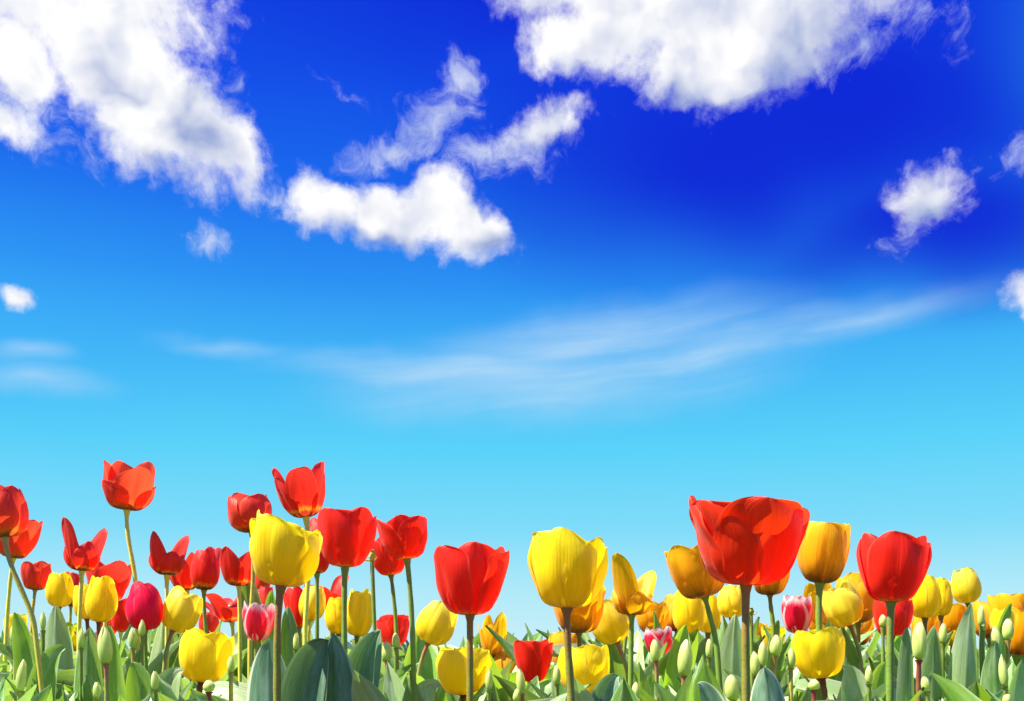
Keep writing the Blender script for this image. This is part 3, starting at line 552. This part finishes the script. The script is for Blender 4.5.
# ------------------------------------------------------------------ pale green buds: (cx, top, base, width, distance, stem, lean, label)
BUDS = [
 (15, 622, 643, 10, 2.0, 'tan', 0, 'small green bud nearest the lower left corner, level with yellow petals'),
 (26, 630, 653, 11, 1.85, 'green', 3, 'bud right of the leftmost green bud, a little taller'),
 (20, 659, 692, 10, 1.75, 'green', 3, 'slender green bud low in the left corner below two others'),
 (43, 611, 630, 6, 2.4, 'green', 0, 'thin pale bud under the small orange red tulip'),
 (81, 627, 648, 7, 2.2, 'green', 0, 'small bud right of the yellow tulip with greenish tip at left'),
 (106, 626, 664, 15, 1.45, 'rose', -2, 'large pale bud on a rosy stem below the yellow pair at left'),
 (133, 628, 648, 9, 1.9, 'tan', 0, 'short bud at the lower left side of the crimson tulip'),
 (142, 619, 636, 7, 1.9, 'green', 0, 'bud tip in front of the base of the crimson tulip'),
 (155, 670, 690, 8, 1.7, 'green', 0, 'bud tip in leaves between the crimson and the low yellow tulips'),
 (97, 681, 698, 8, 1.7, 'green', 0, 'tiny bud at the bottom left of the large pale bud stem'),
 (231, 655, 673, 8, 1.8, 'tan', 0, 'green bud right of the low yellow tulip at lower left'),
 (209, 680, 692, 12, 1.5, 'maroon', 0, 'blunt bud right behind the maroon stem of the low left yellow tulip'),
 (296, 632, 650, 6, 2.2, 'green', 0, 'thin pale bud between the brown stem and the folded leaves'),
 (387, 641, 661, 11, 1.7, 'rose', 0, 'round bud right of the folded leaves'),
 (396, 632, 648, 8, 1.9, 'green', 0, 'bud tip under the low hidden red tulip'),
 (410, 683, 698, 9, 1.6, 'green', 0, 'bud tip at the bottom right of the folded leaves'),
 (489, 668, 690, 8, 1.75, 'green', 0, 'slim bud right of the low yellow tulip at mid picture'),
 (522, 668, 694, 9, 1.5, 'rose', -3, 'yellowish bud in front of the small low red cup'),
 (516, 688, 702, 8, 1.5, 'rose', 2, 'second bud at the foot of the small low red cup'),
 (557, 665, 684, 8, 1.8, 'green', 0, 'green bud left of the thick brown stem of the largest yellow tulip'),
 (656, 638, 661, 10, 1.5, 'rose', -2, 'green bud in front of the low pink and white tulip'),
 (636, 681, 700, 9, 1.5, 'green', 0, 'bud tip at the foot of the rosy stem right of the low yellow tulip'),
 (684, 637, 676, 15, 1.42, 'rose', 2, 'large pale bud on a rosy stem below the closed yellow tulip'),
 (709, 638, 658, 7, 1.8, 'green', 0, 'slim bud left of the small yellow tulip beside the brown stem'),
 (733, 673, 701, 14, 1.4, 'green', -3, 'yellowish bud at the bottom left of the thick brown stem'),
 (762, 641, 667, 10, 1.6, 'rose', 2, 'tall slim bud right of the thick brown stem'),
 (756, 651, 676, 10, 1.5, 'rose', -2, 'yellowish bud close against the thick brown stem'),
 (775, 634, 656, 12, 1.6, 'tan', 2, 'rounded bud in front of the small open yellow tulip'),
 (791, 648, 668, 9, 1.7, 'tan', 0, 'green bud at the upper left of the low right yellow tulip'),
 (814, 679, 690, 12, 1.5, 'maroon', 0, 'blunt bud left behind the maroon stem of the low right yellow tulip'),
 (883, 614, 627, 8, 1.7, 'green', 0, 'bud tip left of the green stem in front of the smaller red tulip'),
 (869, 665, 684, 8, 1.7, 'green', 0, 'yellowish bud tip in leaves left of the green stem'),
 (919, 620, 660, 14, 1.42, 'maroon', 1, 'large pale bud right of the tall grey green leaf'),
 (943, 622, 643, 8, 1.8, 'green', 0, 'slim bud left of the yellow tulip with greenish tip at right'),
 (927, 676, 692, 9, 1.6, 'green', -3, 'yellowish bud tip low right of the tall grey green leaf'),
 (981, 605, 626, 7, 2.0, 'green', 0, 'thin pale bud right of the single high yellow tulip'),
 (983, 616, 632, 6, 2.1, 'green', 0, 'thin lower bud right of the single high yellow tulip'),
 (998, 625, 651, 11, 1.6, 'green', -4, 'pointed bud below the slanting leaf at right'),
 (1008, 617, 640, 11, 1.65, 'tan', 0, 'round green bud in front of the amber cluster'),
 (1005, 654, 687, 9, 1.6, 'green', -4, 'slender green bud low at the right side'),
 (1007, 692, 706, 9, 1.5, 'green', 0, 'bud tip at the very bottom right'),
]
for cx, ty, by, wd, d, stm, lean, lab in BUDS:
    d = min(d, 1.14 if by > 680 else 1.20 if by > 655 else 1.36)
    tulip('bud', cx, by, cx + lean, ty, wd, d, lab, c=.16, stem=stm, pointy=.75, wide=1.25, ruff=.015, sr=.0022 if wd < 12 else .0026, hi=False, nl=0 if 505 < cx < 530 else 2, n_in=0, rot=random.uniform(-40, 40), s2=(cx - lean * .5, max(by + 25, 700)))

# ------------------------------------------------------------------ leaves one can point to in the photograph, each grown from a plant of its own
def hero_leaves(px, d, label, L):
    gp = Vector(((px - 512) / FPX * d, d, 0))
    r = thing('tulip_plant', label, 'tulip leaves', gp, 'flowerless tulip plants')
    for (tx, ty, bx, wpx, ctrl, face, gut, tw, mi) in L:
        T = at(tx, ty, d) - gp; B = at(bx, HY, d) - gp; B.z = 0.0; B.x *= .6
        zc = at(ctrl[0], ctrl[1], d) - gp; zc.y += ctrl[2] if len(ctrl) > 2 else 0
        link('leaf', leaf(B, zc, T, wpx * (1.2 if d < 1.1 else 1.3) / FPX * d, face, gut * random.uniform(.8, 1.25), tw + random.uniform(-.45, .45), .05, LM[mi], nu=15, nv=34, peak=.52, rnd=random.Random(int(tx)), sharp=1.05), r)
F = (0, -1, .1); K = (0, 1, .2)
hero_leaves(272, 1.02, 'broad upright blue green leaf at the foot of the large yellow tulip', [(269, 638, 276, 44, (270, 680), K, .55, .15, 2)])
hero_leaves(336, 1.0, 'large folded blue green leaves with pale rims under the left centre red cup', [(333, 632, 338, 40, (340, 690), K, .5, -.1, 2), (329, 640, 292, 52, (288, 652, .01), (-.6, -1, .3), .9, .3, 2)])
hero_leaves(376, 1.03, 'dark blue green leaf with a pale curled rim just left of the round bud', [(381, 630, 366, 50, (350, 662, .01), (-.7, -1, .2), 1.0, .5, 2)])
hero_leaves(604, 1.03, 'dark arching leaf with a pale curled tip between low yellow tulip and rosy stem', [(619, 676, 588, 36, (590, 676), (-.5, -1, .3), .9, .2, 2), (590, 700, 600, 30, (610, 690), F, .6, 0, 2)])
hero_leaves(712, 1.03, 'dark arching leaf left of the foot of the thick brown stem', [(697, 684, 728, 34, (722, 684), (.5, -1, .3), .8, -.2, 2)])
hero_leaves(768, 1.0, 'folded dark leaf pointing up just right of the thick brown stem', [(764, 667, 768, 44, (768, 700), (.3, 1, .2), .95, .3, 2)])
hero_leaves(908, 1.05, 'tall narrow grey green leaf just right of the green stem', [(907, 627, 910, 21, (908, 668), K, .5, .1, 0)])
hero_leaves(86, 1.4, 'upright leaf with a sharp tip below the rear yellow tulip at left', [(89, 628, 86, 25, (86, 668), K, .6, .1, 0)])
hero_leaves(57, 1.5, 'pale broad leaf rising to a fine tip below the yellow tulip at far left', [(56, 604, 55, 27, (56, 655), K, .5, .0, 3)])
hero_leaves(28, 1.35, 'two crossing leaves arching in the lower left corner', [(14, 612, 50, 26, (44, 655), (-.4, -1, .4), .8, .2, 1), (66, 648, 34, 30, (36, 652), (.4, -1, .5), .8, -.2, 0)])
hero_leaves(120, 1.35, 'long green leaf slanting below the yellow pair towards the crimson tulip', [(108, 625, 134, 26, (130, 668), (-.3, -1, .3), .8, .1, 1)])
hero_leaves(165, 1.2, 'light arching leaf left of the low yellow tulip at lower left', [(184, 670, 140, 30, (150, 672), (.2, -1, .8), .6, -.1, 3), (131, 662, 152, 28, (150, 676), (-.2, -1, .6), .8, .2, 1)])
hero_leaves(250, 1.62, 'dark pointed leaf standing left of the large yellow tulip', [(243, 568, 257, 26, (254, 610), (.3, 1, .1), .8, .3, 1)])
hero_leaves(276, 1.45, 'dark leaf seen beside the brown stem under the large yellow tulip', [(272, 590, 276, 20, (273, 620), (.2, -1, .1), .8, -.3, 1), (288, 606, 290, 22, (288, 640), K, .8, .2, 0)])
hero_leaves(420, 1.3, 'light arching leaf to the left of the low mid picture yellow tulip', [(441, 684, 398, 30, (408, 680), (.2, -1, .8), .6, -.1, 3), (392, 672, 414, 28, (408, 684), (-.2, -1, .6), .8, .2, 1)])
hero_leaves(650, 1.3, 'bright leaf leaning right between the rosy stem and the large pale bud', [(662, 674, 634, 28, (640, 680), (.2, -1, .6), .8, -.1, 1), (686, 624, 670, 26, (668, 660), (.3, -1, .3), .8, .1, 1)])
hero_leaves(703, 1.45, 'upright leaf right of the large pale bud under the closed yellow tulip', [(705, 638, 701, 25, (702, 668), K, .6, .1, 0)])
hero_leaves(733, 1.38, 'pale broad leaf rising to a fine tip left of the thick brown stem', [(735, 614, 733, 27, (732, 660), K, .5, .0, 3)])
hero_leaves(768, 1.5, 'leaf slanting up to the right under the small open yellow tulip', [(779, 620, 756, 20, (758, 645), (.3, -1, .3), .8, .2, 0)])
hero_leaves(866, 1.2, 'light arching leaf between the low right yellow tulip and the green stem', [(842, 666, 872, 30, (866, 676), (-.2, -1, .7), .6, .1, 3), (886, 662, 866, 26, (868, 684), (.3, -1, .5), .8, 0, 1)])
hero_leaves(942, 1.35, 'upright leaf right of the large pale bud at right', [(935, 625, 934, 25, (932, 668), K, .6, .1, 0), (971, 602, 966, 26, (966, 650), K, .5, 0, 3)])
hero_leaves(985, 1.4, 'leaf slanting up right in front of the amber cluster', [(1012, 603, 975, 22, (984, 632), (.4, -1, .4), .8, .2, 1), (956, 642, 990, 28, (980, 650), (-.3, -1, .5), .8, .2, 0)])
hero_leaves(1000, 1.3, 'upright leaves at the lower right edge', [(995, 640, 996, 24, (996, 670), K, .6, .1, 0), (1022, 660, 1010, 26, (1010, 690), (.2, -1, .5), .7, 0, 3)])

# ------------------------------------------------------------------ flowerless plants filling the bed
ANCH = [(8, 'left edge orange red tulip'), (45, 'small far left orange red tulip'), (84, 'red tulip with horn like petals'), (128, 'tallest red tulip at left'),
        (150, 'crimson tulip'), (185, 'leaning pale yellow tulip at left'), (212, 'low yellow tulip at lower left'), (240, 'pink and white tulip at left'), (281, 'large yellow tulip on brown stem'),
        (312, 'tallest splayed red tulip'), (345, 'red cup at left centre'), (373, 'bare seed stalk'), (408, 'tilted red cup on curved stem'), (440, 'leaning pale yellow tulip at mid picture'),
        (470, 'lone red cup at mid picture'), (500, 'narrow amber tulip'), (533, 'small low red cup'), (568, 'largest yellow tulip'), (603, 'leaning yellow tulip under the largest'),
        (633, 'amber tulip with wide apart petals'), (660, 'low pink and white tulip'), (690, 'closed yellow tulip beside the largest red'), (722, 'pale yellow tulip behind the largest red'),
        (748, 'largest red tulip'), (772, 'small open yellow tulip'), (797, 'pink and white tulip at right'), (820, 'tall amber tulip'), (850, 'left leaning yellow tulip at right'),
        (891, 'red cup on pale green stem'), (930, 'two touching yellow tulips at right'), (965, 'single high pale yellow tulip'), (1005, 'amber cluster at the right edge')]
def nearest(px, py):
    return min(ANCH, key=lambda t: abs(t[0] - px))[1]
# a few plants as originals, then copies of the plant and each of its leaves
protos = []
for k in range(9):
    rnd = random.Random(500 + k)
    r = thing('tulip_plant', '', 'tulip leaves', (0, 0, 0), 'flowerless tulip plants')
    add_leaves(r, None, 8, .31, rnd, (0, 1, 3, 0)); protos.append(r)
    # pale and bright plants of the same bed
used = set()
def place(x, y, s):
    k = random.randrange(len(protos)); src = protos[k]
    if k in used:
        r = src.copy(); C.objects.link(r)
        for ch in src.children:
            c = ch.copy(); C.objects.link(c); c.parent = r
    else: r = src; used.add(k)
    r.location = (x, y, 0); r.rotation_euler = (0, 0, random.uniform(0, 6.28)); r.scale = (s, s, s)
    px = 512 + x / y * FPX
    lab = nearest(px, 640)
    dist = 'front' if y < 1.45 else ('middle' if y < 2.1 else 'back')
    r['label'] = '%s leaf tuft below the %s' % ({'front': 'front', 'middle': 'middle distance', 'back': 'rear'}[dist], lab)
    return r
cnt = 0; y = 1.10
while y < 3.3:
    half = .466 * y + .12; step = .062 if y < 1.45 else (.09 if y < 2.2 else .15); x = -half + random.uniform(0, step)
    while x < half:
        xx, yy = x + random.uniform(-.02, .02), y + random.uniform(-.04, .04)
        s = random.uniform(.84, .96) if yy < 1.5 else (random.uniform(1.0, 1.20) if yy < 2.2 else random.uniform(1.0, 1.18))
        pxx = 512 + xx / yy * FPX
        if yy < 1.55 and any(abs(pxx - q) < 26 for q in (209, 463, 533, 583, 816)): s = min(s, .78)
        place(xx, yy, s); cnt += 1
        x += step
    y += .11 if y < 1.45 else (.14 if y < 2.2 else .22)
print('plants', cnt)
# far part of the bed, one mass of foliage no one could count
rows_v, rows_f, uvl = [], [], []
for k in range(6500):
    rnd = random
    yy = 3.3 + 3.4 * rnd.random() ** 1.1; xx = rnd.uniform(-3.9, 3.9)
    a = rnd.uniform(0, 6.3); L = rnd.uniform(.25, .335); out = Vector((math.cos(a), math.sin(a), 0)); side = Vector((-out.y, out.x, 0)); wv = rnd.uniform(.018, .028)
    b0 = len(rows_v); ln = rnd.uniform(.1, .5)
    for j, ww in enumerate((.5, 1, .8, .02)):
        v = j / 3; c = Vector((xx, yy, 0)) + out * L * ln * v * v + Vector((0, 0, L * v))
        for s in (-1, 0, 1): rows_v.append(tuple(c + side * s * wv * ww - out * .008 * abs(s) * ww)); 
    for j in range(3):
        for i in range(2):
            q = (b0 + j * 3 + i, b0 + j * 3 + i + 1, b0 + (j + 1) * 3 + i + 1, b0 + (j + 1) * 3 + i); rows_f.append(q)
            uvl += [(i / 2, j / 3), ((i + 1) / 2, j / 3), ((i + 1) / 2, (j + 1) / 3), (i / 2, (j + 1) / 3)]
me = bpy.data.meshes.new('distant_foliage'); me.from_pydata(rows_v, [], rows_f); l = me.uv_layers.new(name='UVMap')
for k, t in enumerate(uvl): l.data[k].uv = t
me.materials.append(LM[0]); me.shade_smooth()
o = link('distant_foliage', me); o['kind'] = 'stuff'; o['label'] = 'far mass of tulip leaves at the back of the bed'; o['category'] = 'foliage'
